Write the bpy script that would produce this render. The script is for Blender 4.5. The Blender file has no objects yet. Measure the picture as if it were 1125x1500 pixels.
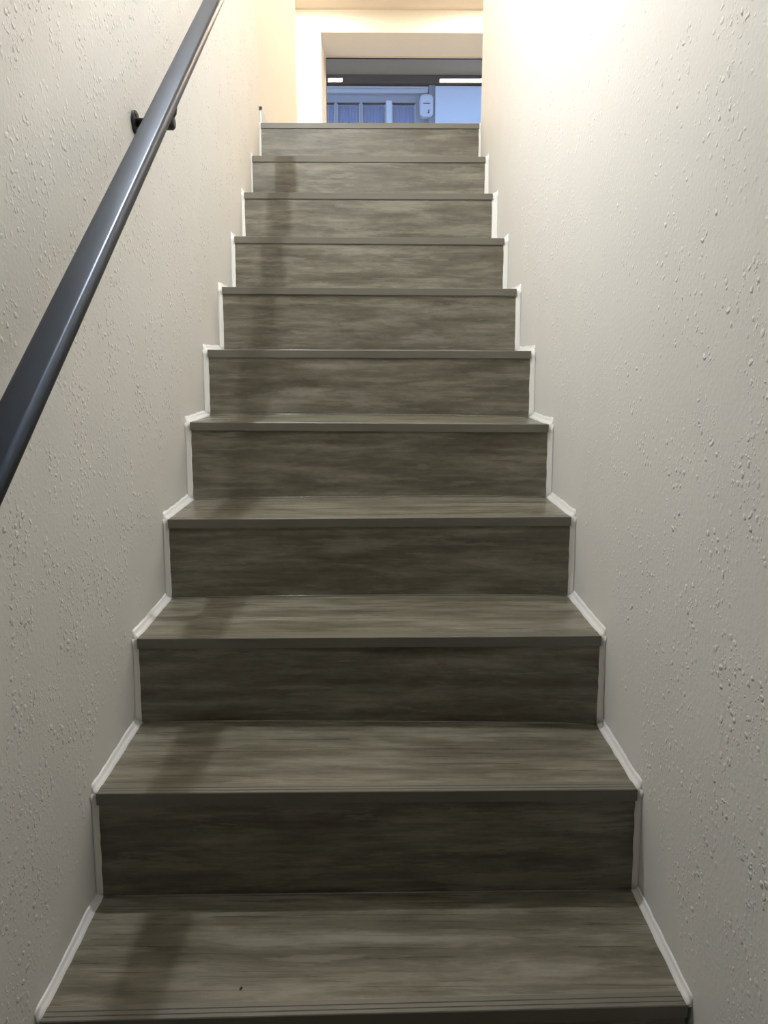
import bpy, bmesh, math, random
from math import sin, cos, pi, radians
from mathutils import Vector

# ------------------------------------------------------------------ camera, world, exposure
sc = bpy.context.scene
COL = sc.collection
cam_d = bpy.data.cameras.new('camera')
cam = bpy.data.objects.new('camera', cam_d)
COL.objects.link(cam)
cam_d.sensor_fit = 'VERTICAL'
cam_d.sensor_height = 36.0
cam_d.lens = 1131.24 / 1500 * 36.0
cam_d.clip_start = 0.02
cam.location = (0.0077, -0.9274, 0.9088)
cam.rotation_euler = (pi / 2 - 0.20044, 0, -0.014275)
sc.camera = cam

sc.view_settings.view_transform = 'Standard'
sc.view_settings.look = 'None'
sc.view_settings.gamma = 1
sc.view_settings.use_curve_mapping = False
sc.view_settings.exposure = 0.0

world = bpy.data.worlds.new('dusk_sky')
sc.world = world
world.use_nodes = True
bg = world.node_tree.nodes['Background']
bg.inputs['Color'].default_value = (0.36, 0.56, 1.0, 1)
bg.inputs['Strength'].default_value = 1.9

LAMP_EMIT = 7600.0          # small lamp on the left wall over the lower flight
PANEL_EMIT = 150.0           # ceiling panels of the hall upstairs

# ------------------------------------------------------------------ helpers
rng = random.Random(7)

def link(me, name, mat, parent=None, smooth=False):
    o = bpy.data.objects.new(name, me)
    COL.objects.link(o)
    if mat: me.materials.append(mat)
    if smooth:
        for p in me.polygons: p.use_smooth = True
    if parent: o.parent = parent
    return o

def mesh(name, V, F, mat, parent=None, smooth=False):
    me = bpy.data.meshes.new(name)
    me.from_pydata([tuple(v) for v in V], [], F)
    bm = bmesh.new(); bm.from_mesh(me)
    bmesh.ops.remove_doubles(bm, verts=bm.verts, dist=1e-6)
    bmesh.ops.recalc_face_normals(bm, faces=bm.faces)
    bm.to_mesh(me); bm.free()
    return link(me, name, mat, parent, smooth)

def boxes(name, L, mat, parent=None, bevel=0.0):
    bm = bmesh.new()
    for (x0, x1, y0, y1, z0, z1) in L:
        r = bmesh.ops.create_cube(bm, size=1)
        for v in r['verts']:
            v.co = Vector(((x0 + x1) / 2 + v.co.x * (x1 - x0), (y0 + y1) / 2 + v.co.y * (y1 - y0), (z0 + z1) / 2 + v.co.z * (z1 - z0)))
    if bevel:
        bmesh.ops.bevel(bm, geom=list(bm.edges), offset=bevel, segments=2, affect='EDGES', profile=0.5)
    me = bpy.data.meshes.new(name); bm.to_mesh(me); bm.free()
    return link(me, name, mat, parent)

def loft(rings, closed_ring=True, caps=True):
    V, F = [], []
    n = len(rings[0])
    for r in rings: V += [tuple(p) for p in r]
    for i in range(len(rings) - 1):
        for j in range(n if closed_ring else n - 1):
            a, b = i * n + j, i * n + (j + 1) % n
            F.append((a, b, b + n, a + n))
    if caps:
        F.append(tuple(range(n))[::-1]); F.append(tuple(range((len(rings) - 1) * n, len(rings) * n)))
    return V, F

def tube(path, rad, seg=16):
    rings = []
    for i, p in enumerate(path):
        p = Vector(p)
        a = Vector(path[max(i - 1, 0)]); b = Vector(path[min(i + 1, len(path) - 1)])
        t = (b - a).normalized()
        u = t.cross(Vector((0, 0, 1)))
        if u.length < 0.05: u = t.cross(Vector((0, 1, 0)))
        u.normalize(); w = t.cross(u)
        r = rad[i] if isinstance(rad, (list, tuple)) else rad
        rings.append([p + u * r * cos(2 * pi * k / seg) + w * r * sin(2 * pi * k / seg) for k in range(seg)])
    return loft(rings)

def empty(name, label, cat, loc=(0, 0, 0), group=None):
    o = bpy.data.objects.new(name, None); COL.objects.link(o)
    o.location = loc; o['label'] = label; o['category'] = cat
    if group: o['group'] = group
    bpy.context.view_layer.update()
    return o

def put(child, root):
    """child built in world coordinates -> shift mesh so that it sits in root's frame"""
    l = root.location
    child.parent = root
    for v in child.data.vertices: v.co -= l
    return child

def struct(o, label=None):
    o['kind'] = 'structure'
    if label: o['label'] = label
    return o

# ------------------------------------------------------------------ materials
def newmat(name):
    m = bpy.data.materials.new(name); m.use_nodes = True
    nt = m.node_tree
    return m, nt, nt.nodes['Principled BSDF']

def flat(name, col, rough=0.5, metal=0.0, spec=0.5, noise=0.0):
    m, nt, b = newmat(name)
    b.inputs['Base Color'].default_value = (*col, 1)
    b.inputs['Roughness'].default_value = rough
    b.inputs['Metallic'].default_value = metal
    b.inputs['Specular IOR Level'].default_value = spec
    if noise:
        tc = nt.nodes.new('ShaderNodeTexCoord'); n = nt.nodes.new('ShaderNodeTexNoise')
        n.inputs['Scale'].default_value = 14; n.inputs['Detail'].default_value = 6
        nt.links.new(tc.outputs['Object'], n.inputs['Vector'])
        mx = nt.nodes.new('ShaderNodeMix'); mx.data_type = 'RGBA'
        mx.inputs[6].default_value = (*[c * (1 - noise) for c in col], 1)
        mx.inputs[7].default_value = (*[min(1, c * (1 + noise)) for c in col], 1)
        nt.links.new(n.outputs['Fac'], mx.inputs[0]); nt.links.new(mx.outputs[2], b.inputs['Base Color'])
    return m

def emit(name, col, s):
    m, nt, b = newmat(name)
    b.inputs['Base Color'].default_value = (.8, .8, .8, 1)
    b.inputs['Emission Color'].default_value = (*col, 1)
    b.inputs['Emission Strength'].default_value = s
    return m

def math_node(nt, op, a, b=None, clamp=False):
    n = nt.nodes.new('ShaderNodeMath'); n.operation = op; n.use_clamp = clamp
    for i, v in enumerate((a, b)):
        if v is None: continue
        if isinstance(v, (int, float)): n.inputs[i].default_value = v
        else: nt.links.new(v, n.inputs[i])
    return n.outputs[0]

def plaster(name, col, near_stairs=True, amp=1.0):
    """painted woodchip wall covering: scattered small chips under paint"""
    m, nt, b = newmat(name)
    b.inputs['Roughness'].default_value = 0.55
    b.inputs['Specular IOR Level'].default_value = 0.35
    N, Lk = nt.nodes, nt.links
    tc = N.new('ShaderNodeTexCoord')
    P = tc.outputs['Object']
    # broad faint tonal drift of the paint
    n0 = N.new('ShaderNodeTexNoise'); n0.inputs['Scale'].default_value = 5; n0.inputs['Detail'].default_value = 4
    Lk.new(P, n0.inputs['Vector'])
    mx = N.new('ShaderNodeMix'); mx.data_type = 'RGBA'
    mx.inputs[6].default_value = (*[c * 0.965 for c in col], 1)
    mx.inputs[7].default_value = (*[min(1, c * 1.03) for c in col], 1)
    Lk.new(n0.outputs['Fac'], mx.inputs[0]); Lk.new(mx.outputs[2], b.inputs['Base Color'])
    # chips
    warp = N.new('ShaderNodeTexNoise'); warp.inputs['Scale'].default_value = 60; warp.inputs['Detail'].default_value = 2
    Lk.new(P, warp.inputs['Vector'])
    wv = N.new('ShaderNodeVectorMath'); wv.operation = 'MULTIPLY_ADD'
    Lk.new(warp.outputs['Color'], wv.inputs[0]); wv.inputs[1].default_value = (.012, .012, .012); Lk.new(P, wv.inputs[2])
    hs = []
    for sc_, thr, keep, hgt in ((75, .36, .50, 1.0), (150, .36, .55, .45)):
        v = N.new('ShaderNodeTexVoronoi'); v.inputs['Scale'].default_value = sc_
        Lk.new(wv.outputs[0], v.inputs['Vector'])
        d = math_node(nt, 'SUBTRACT', thr, v.outputs['Distance'])
        d = math_node(nt, 'MULTIPLY', d, 5.0, clamp=True)
        sep = N.new('ShaderNodeSeparateColor'); Lk.new(v.outputs['Color'], sep.inputs[0])
        k = math_node(nt, 'GREATER_THAN', sep.outputs[0], keep)
        d = math_node(nt, 'MULTIPLY', d, k)
        hs.append(math_node(nt, 'MULTIPLY', d, hgt))
    clump = N.new('ShaderNodeTexNoise'); clump.inputs['Scale'].default_value = 11; clump.inputs['Detail'].default_value = 3
    Lk.new(P, clump.inputs['Vector'])
    cm = N.new('ShaderNodeMapRange'); cm.inputs[1].default_value = .40; cm.inputs[2].default_value = .60
    Lk.new(clump.outputs['Fac'], cm.inputs[0])
    h = math_node(nt, 'ADD', hs[0], hs[1])
    h = math_node(nt, 'MULTIPLY', h, cm.outputs[0])
    fine = N.new('ShaderNodeTexNoise'); fine.inputs['Scale'].default_value = 130; fine.inputs['Detail'].default_value = 5
    Lk.new(P, fine.inputs['Vector'])
    h = math_node(nt, 'ADD', h, math_node(nt, 'MULTIPLY', fine.outputs['Fac'], .30))
    if near_stairs:   # the covering was smoothed with filler in a narrow band beside the steps
        s = N.new('ShaderNodeSeparateXYZ'); Lk.new(P, s.inputs[0])
        nn = math_node(nt, 'SUBTRACT', s.outputs['Z'], math_node(nt, 'MULTIPLY', s.outputs['Y'], .7267))
        nn = math_node(nt, 'ADD', nn, math_node(nt, 'MULTIPLY', clump.outputs['Fac'], .10))
        mr = N.new('ShaderNodeMapRange'); mr.inputs[1].default_value = .03; mr.inputs[2].default_value = .20
        Lk.new(nn, mr.inputs[0])
        h = math_node(nt, 'MULTIPLY', h, mr.outputs[0])
    bp = N.new('ShaderNodeBump'); bp.inputs['Strength'].default_value = 0.9 * amp; bp.inputs['Distance'].default_value = 0.0022
    Lk.new(h, bp.inputs['Height']); Lk.new(bp.outputs[0], b.inputs['Normal'])
    return m

def laminate(name, dark, mid, light, rough=0.34, seed=0.0, contrast=1.0):
    """grey-beige weathered plank decor, streaks running along X"""
    m, nt, b = newmat(name)
    N, Lk = nt.nodes, nt.links
    tc = N.new('ShaderNodeTexCoord'); oi = N.new('ShaderNodeObjectInfo')
    off = N.new('ShaderNodeVectorMath'); off.operation = 'MULTIPLY_ADD'
    comb = N.new('ShaderNodeCombineXYZ')
    for i in range(3): Lk.new(oi.outputs['Random'], comb.inputs[i])
    Lk.new(comb.outputs[0], off.inputs[0]); off.inputs[1].default_value = (37, 53, 71); Lk.new(tc.outputs['Object'], off.inputs[2])
    def layer(scale, detail, rough_, dist):
        mp = N.new('ShaderNodeMapping'); mp.inputs['Scale'].default_value = scale
        Lk.new(off.outputs[0], mp.inputs['Vector'])
        n = N.new('ShaderNodeTexNoise'); n.inputs['Scale'].default_value = 1; n.inputs['Detail'].default_value = detail
        n.inputs['Roughness'].default_value = rough_; n.inputs['Distortion'].default_value = dist
        Lk.new(mp.outputs[0], n.inputs['Vector'])
        return n.outputs['Fac']
    a = layer((4.2, 30, 30), 7, .62, .25)      # blotches drawn out along the board
    c = layer((3.0, 120, 120), 5, .65, .3)    # thin streaks
    e = layer((16, 60, 60), 8, .75, .6)       # worn patches
    s = math_node(nt, 'ADD', math_node(nt, 'MULTIPLY', a, .62), math_node(nt, 'MULTIPLY', c, .13))
    s = math_node(nt, 'ADD', s, math_node(nt, 'MULTIPLY', e, .25))
    cr = N.new('ShaderNodeValToRGB'); Lk.new(s, cr.inputs[0])
    el = cr.color_ramp.elements
    w = .16 / contrast
    el[0].position = .5 - w; el[0].color = (*dark, 1)
    el[1].position = .5 + w; el[1].color = (*light, 1)
    k = el.new(.49); k.color = (*mid, 1)
    # pale brushed strokes with crisp ragged edges
    st = layer((4.5, 42, 42), 9, .66, .2)
    sr = N.new('ShaderNodeMapRange'); sr.interpolation_type = 'SMOOTHSTEP'
    sr.inputs[1].default_value = .555; sr.inputs[2].default_value = .59; sr.inputs[4].default_value = .38
    Lk.new(st, sr.inputs[0])
    m1 = N.new('ShaderNodeMix'); m1.data_type = 'RGBA'
    Lk.new(sr.outputs[0], m1.inputs[0]); Lk.new(cr.outputs[0], m1.inputs[6]); m1.inputs[7].default_value = (*light, 1)
    # reddish-brown knots
    kn = layer((7, 26, 26), 4, .6, .8)
    kr = N.new('ShaderNodeMapRange'); kr.inputs[1].default_value = .60; kr.inputs[2].default_value = .74; kr.inputs[4].default_value = .55
    Lk.new(kn, kr.inputs[0])
    mx = N.new('ShaderNodeMix'); mx.data_type = 'RGBA'
    Lk.new(kr.outputs[0], mx.inputs[0]); Lk.new(m1.outputs[2], mx.inputs[6]); mx.inputs[7].default_value = (dark[0] * 1.45, dark[1] * 1.15, dark[2] * 1.05, 1)
    Lk.new(mx.outputs[2], b.inputs['Base Color'])
    b.inputs['Roughness'].default_value = rough
    rr = N.new('ShaderNodeMapRange'); rr.inputs[3].default_value = rough - .06; rr.inputs[4].default_value = rough + .1
    Lk.new(c, rr.inputs[0]); Lk.new(rr.outputs[0], b.inputs['Roughness'])
    bp = N.new('ShaderNodeBump'); bp.inputs['Strength'].default_value = .25; bp.inputs['Distance'].default_value = .0006
    Lk.new(s, bp.inputs['Height']); Lk.new(bp.outputs[0], b.inputs['Normal'])
    return m

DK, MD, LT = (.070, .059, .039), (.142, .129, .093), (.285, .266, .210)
M_tread = laminate('laminate_tread_lit', [c * 1.2 for c in DK], [c * 1.2 for c in MD], [c * 1.15 for c in LT], .27)  # riser laminate lightened: extra light on the treads put into the colour
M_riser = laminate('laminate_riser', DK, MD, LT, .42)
M_nose = flat('nosing_profile', (.165, .154, .122), .38, 0, .5, .06)
M_seam = flat('glossy_joint_sealant', (.17, .16, .13), .12)
M_core = flat('concrete_core', (.3, .3, .3), .9)
M_seal = flat('white_sealant', (.95, .935, .905), .3)
M_fill = flat('cream_filler', (.91, .89, .85), .5)
M_wall = plaster('painted_woodchip', (.895, .875, .835))
M_wallup = flat('smooth_cream_paint', (.88, .85, .79), .6, noise=.02)
M_hall = flat('hall_white_paint', (.86, .84, .79), .6, noise=.015)
M_ceil = flat('hall_ceiling_paint', (.80, .74, .66), .7, noise=.015)
M_skirt = flat('white_skirting', (.78, .77, .75), .4)
M_dark = flat('dark_bitumen', (.03, .028, .025), .6)
M_floor = laminate('hall_floor_laminate', DK, MD, LT, .4)
M_concrete = flat('cellar_floor', (.16, .155, .145), .7, noise=.15)
M_frame = flat('beige_window_frame', (.72, .62, .50), .45)
M_gasket = flat('black_rubber', (.012, .012, .012), .5)
M_eave = flat('warm_tinted_eave', (.56, .38, .21), .8, noise=.08)  # warm tint painted in for the hall ceiling's reflection in the glass
M_beam = flat('dark_beam_metal', (.035, .035, .04), .5, noise=.2)
M_facade = flat('rendered_facade', (.40, .41, .44), .9, noise=.06)
M_pipe = flat('white_plastic', (.62, .62, .62), .4)
M_curtain = flat('net_curtain', (.50, .60, .95), .9)
M_box = flat('white_box_plastic', (.70, .71, .74), .35)
M_panel = flat('white_shutter_panel', (.78, .82, .86), .6)
M_ground = flat('yard_paving', (.25, .25, .25), .9, noise=.15)
M_lampbody = flat('white_enamel', (.8, .8, .8), .3)

def glass_mat():
    m, nt, b = newmat('window_glass')
    b.inputs['Base Color'].default_value = (.93, .96, .97, 1)
    b.inputs['Roughness'].default_value = 0.0
    b.inputs['Transmission Weight'].default_value = 1.0
    b.inputs['IOR'].default_value = 1.5
    return m
M_glass = glass_mat()

def steel():
    m, nt, b = newmat('blued_steel')
    N, Lk = nt.nodes, nt.links
    tc = N.new('ShaderNodeTexCoord')
    mp = N.new('ShaderNodeMapping'); mp.inputs['Scale'].default_value = (30, 5, 5); Lk.new(tc.outputs['Object'], mp.inputs['Vector'])
    n = N.new('ShaderNodeTexNoise'); n.inputs['Scale'].default_value = 1.2; n.inputs['Detail'].default_value = 7; n.inputs['Roughness'].default_value = .6
    Lk.new(mp.outputs[0], n.inputs['Vector'])
    cr = N.new('ShaderNodeValToRGB'); Lk.new(n.outputs['Fac'], cr.inputs[0])
    cr.color_ramp.elements[0].position = .35; cr.color_ramp.elements[0].color = (.005, .006, .008, 1)
    cr.color_ramp.elements[1].position = .65; cr.color_ramp.elements[1].color = (.014, .016, .021, 1)
    Lk.new(cr.outputs[0], b.inputs['Base Color'])
    b.inputs['Metallic'].default_value = .0
    b.inputs['Specular IOR Level'].default_value = .6
    b.inputs['Specular Tint'].default_value = (.48, .66, 1, 1)
    mr = N.new('ShaderNodeMapRange'); mr.inputs[3].default_value = .29; mr.inputs[4].default_value = .38
    Lk.new(n.outputs['Fac'], mr.inputs[0]); Lk.new(mr.outputs[0], b.inputs['Roughness'])
    return m
M_steel = steel()
M_blacksteel = flat('black_steel', (.02, .02, .02), .4, .3)

# ------------------------------------------------------------------ stair geometry (metres)
G, H = 0.25457, 0.185
# k, left x y z, right x y z of each nosing's upper front edge
TAB = [
 (0, -.4542, -.0185, .0088, .4542, .0036, .0018), (1, -.4542, .2425, .1953, .4542, .2541, .1883),
 (2, -.4542, .5068, .3665, .4542, .5006, .3700), (3, -.4542, .7754, .5476, .4542, .7693, .5521),
 (4, -.4542, 1.0331, .7436, .4542, 1.0321, .7369), (5, -.4542, 1.2853, .9239, .4542, 1.2915, .9207),
 (6, -.4545, 1.5374, 1.1141, .4522, 1.5374, 1.1095), (7, -.4546, 1.7920, 1.2980, .4510, 1.7920, 1.2937),
 (8, -.4549, 2.0366, 1.4841, .4439, 2.0366, 1.4823), (9, -.4595, 2.2912, 1.6670, .4495, 2.2912, 1.6667),
 (10, -.4554, 2.5457, 1.8550, .4553, 2.5457, 1.8570)]
NOSE = {t[0]: (Vector(t[1:4]), Vector(t[4:7])) for t in TAB}
for k in (-1, -2, -3):
    NOSE[k] = (Vector((-.4542, k * G - .01, k * H)), Vector((.4542, k * G, k * H)))
ZF = 1.8575        # landing / hall floor
ZC = 4.355         # hall ceiling
ZB = -0.74         # cellar floor
T = 0.021          # nosing height
PROF = sorted((NOSE[k][0].y, NOSE[k][0].x, NOSE[k][1].y, NOSE[k][1].x) for k in NOSE)

def wx(side, y):          # wall planes
    K = ((-9, .4600), (0, .4605), (.55, .4630), (1.2, .4675), (2.6, .4618), (9, .4618))
    for (a, xa), (b, xb) in zip(K, K[1:]):
        if y <= b: return side * (xa + (xb - xa) * (y - a) / (b - a))

def sx(side, y):          # cut ends of the boards, a finger's width short of the wall
    pts = [(p[0], p[1]) if side < 0 else (p[2], p[3]) for p in PROF]
    if y <= pts[0][0]: return pts[0][1]
    for (a, xa), (b, xb) in zip(pts, pts[1:]):
        if y <= b: return xa + (xb - xa) * (y - a) / (b - a)
    return pts[-1][1]

# ------------------------------------------------------------------ walls
def wall_slab(name, side, ys, z0, z1, thick, mat):
    V, F = [], []
    ys = sorted(list(ys) + [0, .55, 1.2])
    n = len(ys)
    for y in ys: V.append((wx(side, y), y, z0)); V.append((wx(side, y), y, z1))
    xo = side * (.468 + thick)
    for y in ys: V.append((xo, y, z0)); V.append((xo, y, z1))
    for i in range(n - 1):
        a = 2 * i; F.append((a, a + 2, a + 3, a + 1))
        b = 2 * n + 2 * i; F.append((b, b + 1, b + 3, b + 2))
        F.append((a + 1, a + 3, b + 3, b + 1)); F.append((a, b, b + 2, a + 2))
    F.append((0, 1, 2 * n + 1, 2 * n)); e = 2 * n - 2
    F.append((e, 2 * n + e, 2 * n + e + 1, e + 1))
    return mesh(name, V, F, mat)

ysl = [-3.0] + [p[0] for p in PROF][:-1] + [2.552]
ysr = [-3.0] + [p[2] for p in PROF][:-1] + [2.552]
struct(wall_slab('wall_left', -1, ysl, ZB, ZC, .12, M_wall), 'left stairwell wall in cream painted woodchip')
struct(wall_slab('wall_right', 1, ysr, ZB, ZC, .12, M_wall), 'right stairwell wall in cream painted woodchip')
struct(boxes('wall_landing', [(-.60, -.4645, 2.553, 4.36, ZF, ZC)], M_wallup), 'smooth cream wall continuing beside the landing')
BY = 7.80
struct(boxes('wall_back', [(-2.6, -.516, BY, 8.52, ZF, ZC), (2.1, 3.6, BY, 8.52, ZF, ZC),
                           (-.516, 2.1, BY, 8.52, 4.147, ZC), (-.516, 2.1, BY, 8.52, ZF, 2.75)], M_hall), 'bright white wall around the deep window opening')
struct(boxes('wall_hall_left', [(-2.72, -2.6, 4.24, 8.52, ZF, ZC)], M_hall))
struct(boxes('wall_hall_right', [(3.6, 3.72, 2.4, 8.52, ZF, ZC)], M_hall))
struct(boxes('wall_hall_front', [(-2.6, -.60, 4.24, 4.36, ZF, ZC), (.58, 3.6, 2.43, 2.55, ZF, ZC)], M_hall))
struct(boxes('floor', [(-2.6, 3.6, 2.58, 8.52, ZF - .15, ZF)], M_floor), 'landing floor in grey laminate')
struct(boxes('ceiling', [(-2.72, 3.72, -.1, 8.52, ZC, ZC + .12)], M_ceil))
struct(boxes('wall_header', [(-.4598, .4598, -.22, -.10, 1.75, ZC)], M_wall))
struct(boxes('ceiling_cellar', [(-.4598, .4598, -3.0, -.221, 1.75, 1.87)], M_wall))
struct(boxes('wall_cellar', [(-.60, .60, -3.12, -3.0, ZB, 1.87)], M_wall))
struct(boxes('floor_cellar', [(-.60, .60, -3.12, -4 * G + .3, ZB - .12, ZB)], M_concrete))

# skirting of the landing wall
sk = struct(boxes('baseboard_left', [(-.4643, -.4535, 2.575, 4.36, ZF, ZF + .062)], M_skirt, bevel=.0012), 'white skirting board at the top of the stairs')
boxes('end_cap', [(-.4643, -.4515, 2.566, 2.5745, ZF + .056, ZF + .066)], M_dark, sk)

# ------------------------------------------------------------------ staircase
stair = empty('staircase', 'straight flight of grey-beige laminate steps between two cream walls, sealed white along both sides', 'staircase')

def lerp(a, b, t): return a + (b - a) * t
NX = 24
prof = [(0, -T), (0, -.0012), (.0012, 0), (.0070, 0), (.0078, -.0012), (.0088, 0), (.0155, 0), (.0163, -.0012), (.0173, 0),
        (.0255, 0), (.0275, -.0018), (.0275, -T)]
for k in range(-3, 11):
    L, R = NOSE[k]
    last = (k == 10)
    # --- tread board
    if not last:
        L2, R2 = NOSE[k + 1]
        V, F = [], []
        for i in range(NX + 1):
            t = i / NX
            f = lerp(L, R, t)
            b = lerp(L2, R2, t)
            y0 = f.y + .0275; y1 = b.y + .006
            x0 = lerp(sx(-1, y0), sx(1, y0), t); x1 = lerp(sx(-1, y1), sx(1, y1), t)
            zf = f.z - .0018
            bow = .0045 * (1 - (2 * t - 1) ** 4) - .0015 if k >= 1 else .0
            for s in (0, .5, 1):
                x = lerp(x0, x1, s); y = lerp(y0, y1, s); z = zf + bow * s * s
                V.append((x, y, z))
            for s in (0, .5, 1):
                x = lerp(x0, x1, s); y = lerp(y0, y1, s)
                V.append((x, y, zf - .018))
        for i in range(NX):
            a = 6 * i; b_ = a + 6
            F += [(a, b_, b_ + 1, a + 1), (a + 1, b_ + 1, b_ + 2, a + 2), (a + 3, a + 4, b_ + 4, b_ + 3), (a + 4, a + 5, b_ + 5, b_ + 4),
                  (a, a + 3, b_ + 3, b_), (a + 2, b_ + 2, b_ + 5, a + 5)]
        e = 6 * NX
        F += [(0, 1, 4, 3), (1, 2, 5, 4), (e, e + 3, e + 4, e + 1), (e + 1, e + 4, e + 5, e + 2)]
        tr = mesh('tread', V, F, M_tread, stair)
        if k >= 0:
            path = []
            for i in range(NX + 1):
                t = i / NX
                b = lerp(L2, R2, t); f = lerp(L, R, t)
                bow = .0045 * (1 - (2 * t - 1) ** 4) - .0015 if k >= 1 else .0
                y = b.y - .0075
                path.append((lerp(sx(-1, y) + .006, sx(1, y) - .006, t), y, f.z - .0012 + bow))
            v, f_ = tube(path, .0022, 8)
            mesh('seam_bead', v, f_, M_seam, tr, True)
    else:
        y0 = L.y + .0275
        tr = boxes('tread', [(sx(-1, y0), sx(1, y0), y0, 2.58, ZF - .02, ZF - .0018)], M_tread, stair)
    # --- nosing profile on the front edge
    rings = []
    for (P, s) in ((L, -1), (R, 1)):
        rings.append([(sx(s, P.y + a) , P.y + a, P.z + c) for a, c in prof])
    v, f_ = loft(rings)
    mesh('nosing', v, f_, M_nose, tr)
    # --- riser board under this nosing
    if k > -3: zb = (NOSE[k - 1][0].z, NOSE[k - 1][1].z)
    else: zb = (ZB, ZB)
    rings = []
    for (P, z, s) in ((L, zb[0], -1), (R, zb[1], 1)):
        yb, yt = P.y - .006, P.y + .005
        rings.append([(sx(s, yb), yb, z + (.0 if k == -3 else -.001)), (sx(s, yt), yt, P.z - T), (sx(s, yt), yt + .011, P.z - T), (sx(s, yb), yb + .011, z + (.0 if k == -3 else -.001))])
    v, f_ = loft(rings)
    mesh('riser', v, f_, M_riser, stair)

# solid core below the boards
pts = []
for k in range(-3, 11):
    yk = max(NOSE[k][0].y, NOSE[k][1].y) + .018
    zprev = (min(NOSE[k - 1][0].z, NOSE[k - 1][1].z) - .0235) if k > -3 else ZB
    zk = min(NOSE[k][0].z, NOSE[k][1].z) - .0235
    pts += [(yk, zprev), (yk, zk)]
pts += [(2.579, pts[-1][1]), (2.579, ZB)]
rings = [[(x, y, z) for y, z in pts] for x in (-.440, .440)]
v, f_ = loft(rings)
mesh('stair_core', v, f_, M_core, stair)

# white sealant lines stepping up along both walls
def bead(side, part):
    name, mat_ = ('sealant_line', M_seal) if part == 'tread' else ('filler_line', M_fill)
    def seg(P):      # P: cross sections along one run
        v, f_ = loft(P)
        mesh(name, v, f_, mat_, stair, True)
    for k in range(0, 10):
        A = NOSE[k][0 if side < 0 else 1]; B = NOSE[k + 1][0 if side < 0 else 1]
        if part == 'tread':
            n = 14; sec = []
            for i in range(n + 1):
                t = i / n
                y = lerp(A.y + .001, B.y - .003, t); z = A.z - (.0 if t < .1 else .0016)
                xw = wx(side, y) - side * .0003; xb = sx(side, y) - side * .0018
                w1 = .0155 + rng.uniform(-.0015, .0015); j_ = rng.uniform(-.0008, .0008)
                g = xb - xw
                sec.append([(xw, y, z - .004), (xw + g * .03, y, z + w1), (xw + g * .14, y, z + w1 * .55), (xw + g * .5, y, z + w1 * .2), (xb + j_, y, z + .0006), (xb + j_, y, z - .004)])
            seg(sec)
        else:
            n = 12; sec = []
            for i in range(n + 1):
                t = i / n
                z = lerp(A.z - .001, B.z - .0005, t)
                yf = lerp(B.y - .006, B.y + .005, min(1, t / .88)) if t < .93 else B.y + .0005
                xw = wx(side, yf) - side * .0003; xb = sx(side, yf) + (-side * .0012 if t < .93 else side * .0002)
                g = xb - xw; j_ = rng.uniform(-.0007, .0007)
                sec.append([(xw, yf + .008, z), (xw + g * .03, yf - .011, z), (xw + g * .25, yf - .0045, z), (xw + g * .6, yf - .0018, z), (xb + j_, yf - .0005, z), (xb + j_, yf + .008, z)])
            seg(sec)
for side in (-1, 1):
    for part in ('tread', 'riser'): bead(side, part)

# ------------------------------------------------------------------ handrail
rail = empty('handrail', 'dark blue-grey metal handrail on black wall brackets, climbing the left wall', 'handrail', (-.374, .69, .69 * .7267 + .9105))
sl = math.atan(.7267)
d = Vector((0, cos(sl), sin(sl))); nrm = Vector((0, -sin(sl), cos(sl))); ux = Vector((1, 0, 0))
def rr_section(w, h, r, seg=5):
    out = []
    for cx, cy, a0 in ((w / 2 - r, h / 2 - r, 0), (-w / 2 + r, h / 2 - r, 90), (-w / 2 + r, -h / 2 + r, 180), (w / 2 - r, -h / 2 + r, 270)):
        for i in range(seg + 1):
            a = radians(a0 + 90 * i / seg); out.append((cx + r * cos(a), cy + r * sin(a)))
    return out
sec = rr_section(.043, .022, .0075)
rings = []
def rail_c(y): return Vector((-.374, y, y * .7267 + .9105))
for j in range(0, 41):
    y = lerp(-.75, 1.68, j / 40)
    c = rail_c(y)
    rings.append([c + ux * a + nrm * b for a, b in sec])
v, f_ = loft(rings)
bar = mesh('rail', v, f_, M_steel, None, True); put(bar, rail)
bar.data.polygons[-1].use_smooth = False; bar.data.polygons[-2].use_smooth = False
def disc(c, axis, r, h, seg=28, rim=.0015):
    rings = []
    a = Vector(axis).normalized(); u = a.orthogonal().normalized(); w = a.cross(u)
    for (rr, hh) in ((r, 0), (r, h - rim), (r - rim, h)):
        rings.append([Vector(c) + a * hh + (u * cos(2 * pi * i / seg) + w * sin(2 * pi * i / seg)) * rr for i in range(seg)])
    return loft(rings)
for y in (-.45, .734, 1.60):
    z = y * .7267 + .827
    c = Vector((wx(-1, y) + .0004, y, z))
    v, f_ = disc(c, (1, 0, 0), .0225, .006)
    pl = put(mesh('bracket_plate', v, f_, M_blacksteel, None), rail)
    path = [c + Vector((.005, 0, 0)), c + Vector((.045, 0, 0)), c + Vector((.066, 0, .004)), c + Vector((.076, -.003, .018)), Vector((-.378, y - .008, z + .064))]
    v, f_ = tube(path, [.0085, .0085, .0095, .0095, .007], 14)
    put(mesh('bracket_arm', v, f_, M_blacksteel, None, True), rail)
    v, f_ = disc(c + Vector((.062, 0, 0)), (1, 0, 0), .0135, .018, 24, .004)
    put(mesh('bracket_knuckle', v, f_, M_blacksteel, None), rail)
    for dy, dz in ((.013, 0), (-.007, .012), (-.007, -.012)):
        v, f_ = disc(c + Vector((.0055, dy, dz)), (1, 0, 0), .0028, .002, 12, .0006)
        put(mesh('screw', v, f_, M_steel, None), rail)

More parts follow.
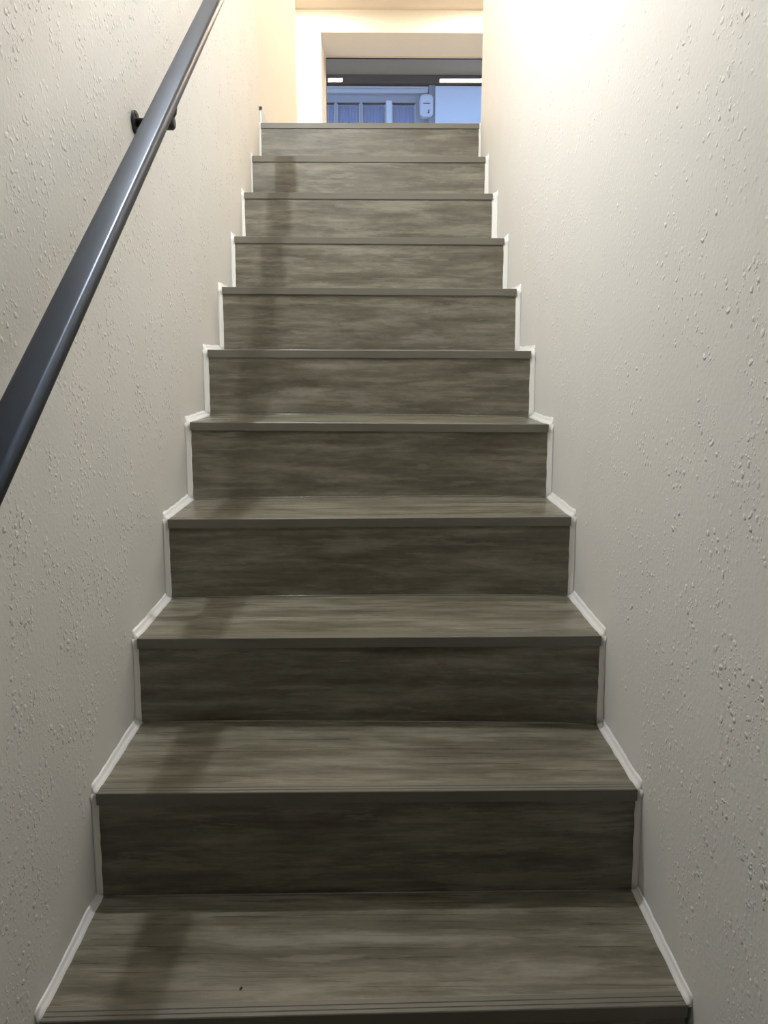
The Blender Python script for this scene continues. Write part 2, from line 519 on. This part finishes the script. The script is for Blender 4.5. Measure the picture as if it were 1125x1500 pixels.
# ------------------------------------------------------------------ lamp above the lower flight (just outside the frame)
LY, LZ = .87, 2.64
lx = wx(-1, LY) + .0004
lamp = empty('wall_lamp', 'small white wall lamp high on the left wall above the handrail', 'lamp', (lx, LY, LZ))
v, f_ = disc((lx, LY, LZ + .055), (1, 0, 0), .04, .012, 32, .003)
put(mesh('lamp_base', v, f_, M_lampbody), lamp)
v, f_ = tube([(lx + .01, LY, LZ + .055), (lx + .034, LY, LZ + .055), (lx + .042, LY, LZ + .047), (lx + .042, LY, LZ + .026)], [.008, .008, .010, .016], 16)
put(mesh('lamp_arm', v, f_, M_lampbody, None, True), lamp)
bm = bmesh.new(); bmesh.ops.create_uvsphere(bm, u_segments=24, v_segments=14, radius=.015)
me = bpy.data.meshes.new('bulb'); bm.to_mesh(me); bm.free()
for v in me.vertices: v.co += Vector((.042, 0, 0))
bulb = link(me, 'bulb', emit('lamp_bulb', (.93, .97, 1.0), LAMP_EMIT), lamp, True)

# ------------------------------------------------------------------ hall ceiling panels
M_diff = emit('panel_diffuser', (1.0, .82, .61), PANEL_EMIT)
def panel(x, y, label):
    t = empty('ceiling_light', label, 'ceiling light', (x, y, ZC), 'light panels on the hall ceiling')
    fr = boxes('light_frame', [(-.300, .300, -.100, -.085, -.03, 0), (-.300, .300, .085, .100, -.03, 0), (-.300, -.285, -.085, .085, -.03, 0), (.285, .300, -.085, .085, -.03, 0)], M_lampbody, t)
    boxes('diffuser', [(-.285, .285, -.085, .085, -.036, -.012)], M_diff, t)
for j, y in enumerate((7.215, 5.245, 3.275)):
    row = ('nearest the window wall', 'in the middle of the hall', 'nearest the stairs')[j]
    for x, s in ((-.655, 'left'), (1.155, 'right')):
        if j == 2 and x < 0: continue
        panel(x, y, f'oblong white light panel {s} on the hall ceiling, {row}')

# ------------------------------------------------------------------ window
win = empty('window_1', None or 'wide interior window in a deep white reveal', 'window', (0, 0, 0))
del win['label']; del win['category']; win['kind'] = 'structure'
GY = 8.47
boxes('window_frame', [(-.516, -.502, 8.44, 8.515, 2.75, 4.147), (2.086, 2.1, 8.44, 8.515, 2.75, 4.147),
                       (-.502, 2.086, 8.44, 8.515, 4.135, 4.147), (-.502, 2.086, 8.44, 8.515, 2.75, 2.79)], M_frame, win, .002)
boxes('gasket', [(-.502, -.497, 8.460, 8.482, 2.79, 4.135), (2.081, 2.086, 8.460, 8.482, 2.79, 4.135),
                 (-.497, 2.081, 8.460, 8.482, 4.129, 4.135), (-.497, 2.081, 8.460, 8.482, 2.79, 2.796)], M_gasket, win)
boxes('glass_pane', [(-.497, 2.081, GY, GY + .006, 2.796, 4.129)], M_glass, win)

# ------------------------------------------------------------------ neighbouring building seen through the window
FY = 12.4
nb = empty('neighbouring_house', 'blue-lit neighbouring house front with dark eaves seen through the window', 'building', (0, FY, .8))
def nbx(name, L, mat, parent=nb, bevel=0):
    return boxes(name, [(a, b, c - FY, d_ - FY, e - .8, f - .8) for a, b, c, d_, e, f in L], mat, parent, bevel)
z0, z1 = 3.6, 4.843
holes = [(-1.0, -.591), (-.548, -.190), (-.147, .2225), (.331, .7005)]
wl = [(-4, 5, FY, FY + .3, .8, z0), (-4, 5, FY, FY + .3, z1, 5.4)]
xs = [-4] + [q for h_ in holes for q in h_] + [5]
for i in range(0, len(xs), 2): wl.append((xs[i], xs[i + 1], FY, FY + .3, z0, z1))
nbx('house_wall', wl, M_facade)
nbx('eave', [(-4, 5, FY - .95, FY - .02, 5.20, 5.26)], M_eave)
nbx('roof', [(-4.2, 5.2, FY - 1.0, FY + 3.5, 5.262, 5.34)], M_beam)
nbx('eave_beam', [(-4, 5, FY - .16, FY - .001, 5.075, 5.198)], M_beam)
for i, (a, b) in enumerate(holes):
    w_ = nbx('house_window', [(a, a + .012, FY + .02, FY + .06, z0, z1 - .02), (b - .012, b, FY + .02, FY + .06, z0, z1 - .02), (a, b, FY + .02, FY + .06, z0, z0 + .03)], M_pipe)
    nbx('window_head', [(a, b, FY + .02, FY + .06, z1 - .02, z1)], M_beam, w_)
    nbx('window_pane', [(a + .018, b - .018, FY + .035, FY + .039, z0 + .03, z1 - .03)], M_glass, w_)
    V, F = [], []
    n = 40
    for j in range(n + 1):
        x = lerp(a + .02, b - .02, j / n); y = .10 + .018 * sin(j * .95 + i) + .006 * sin(j * 2.3)
        V += [(x, y, z0 - .8 + .03), (x, y, z1 - .8 - .03), (x, y + .003, z0 - .8 + .03), (x, y + .003, z1 - .8 - .03)]
    for j in range(n):
        q = 4 * j
        F += [(q, q + 4, q + 5, q + 1), (q + 2, q + 3, q + 7, q + 6), (q + 1, q + 5, q + 7, q + 3), (q, q + 2, q + 6, q + 4)]
    F += [(0, 1, 3, 2), (4 * n, 4 * n + 2, 4 * n + 3, 4 * n + 1)]
    mesh('curtain', V, F, M_curtain, w_, True)
nbx('mullion', [(.235, .320, FY - .04, FY - .001, 3.55, 4.86)], M_panel)
nbx('gutter', [(-4, .895, FY - .10, FY - .002, 4.955, 5.03)], M_pipe, bevel=.02)
nbx('gutter_lip', [(-4, .895, FY - .112, FY - .101, 5.02, 5.045)], M_pipe)
nbx('post', [(.905, 1.0, FY - .10, FY - .002, .8, 5.07)], flat('grey_post', (.30, .31, .34), .7))
nbx('shutter_panel', [(1.003, 3.2, FY - .14, FY - .002, .8, 5.045)], M_panel, bevel=.004)

# white rounded box mounted on the post
bx = empty('wall_box', 'rounded white box mounted on the post beside the white panel outside the window', 'box', (.865, FY - .04, 4.59))
def rbox(w, h, d0, d1, r, name, mat, parent, taper=1.0):
    rings = []
    for (s, y) in ((1, 0), (1, -(d1 - d0) * .75), (.94, -(d1 - d0) * .93), (.80, -(d1 - d0))):
        rings.append([(a * s, y - d0, h / 2 + b * s * (1 if b > 0 else taper)) for a, b in rr_section(w, h, r, 6)])
    v, f_ = loft(rings); return mesh(name, v, f_, mat, parent)
rbox(.215, .34, 0.0, .12, .07, 'box_body', M_box, bx)
boxes('label_strip', [(-.055, .055, -.1225, -.1195, .192, .204)], M_beam, bx)
boxes('handle', [(.028, .044, -.128, -.119, .055, .105), (.018, .030, -.128, -.119, .05, .066)], M_gasket, bx)
struct(boxes('ground', [(-5, 6, 8.53, 17, .7, .8)], M_ground))

# ------------------------------------------------------------------ crumb lying on the lowest visible step
c = (-.1866, .0387, .0062)
bm = bmesh.new(); bmesh.ops.create_icosphere(bm, subdivisions=1, radius=1)
me = bpy.data.meshes.new('crumb'); bm.to_mesh(me); bm.free()
for v in me.vertices:
    v.co = Vector((v.co.x * .0018 + v.co.y * .001, v.co.y * .0032, v.co.z * .0015)) * rng.uniform(.85, 1.15)
cr = link(me, 'crumb', M_gasket)
cr.location = c
cr['label'] = 'tiny black crumb lying on the lowest visible step'; cr['category'] = 'crumb'
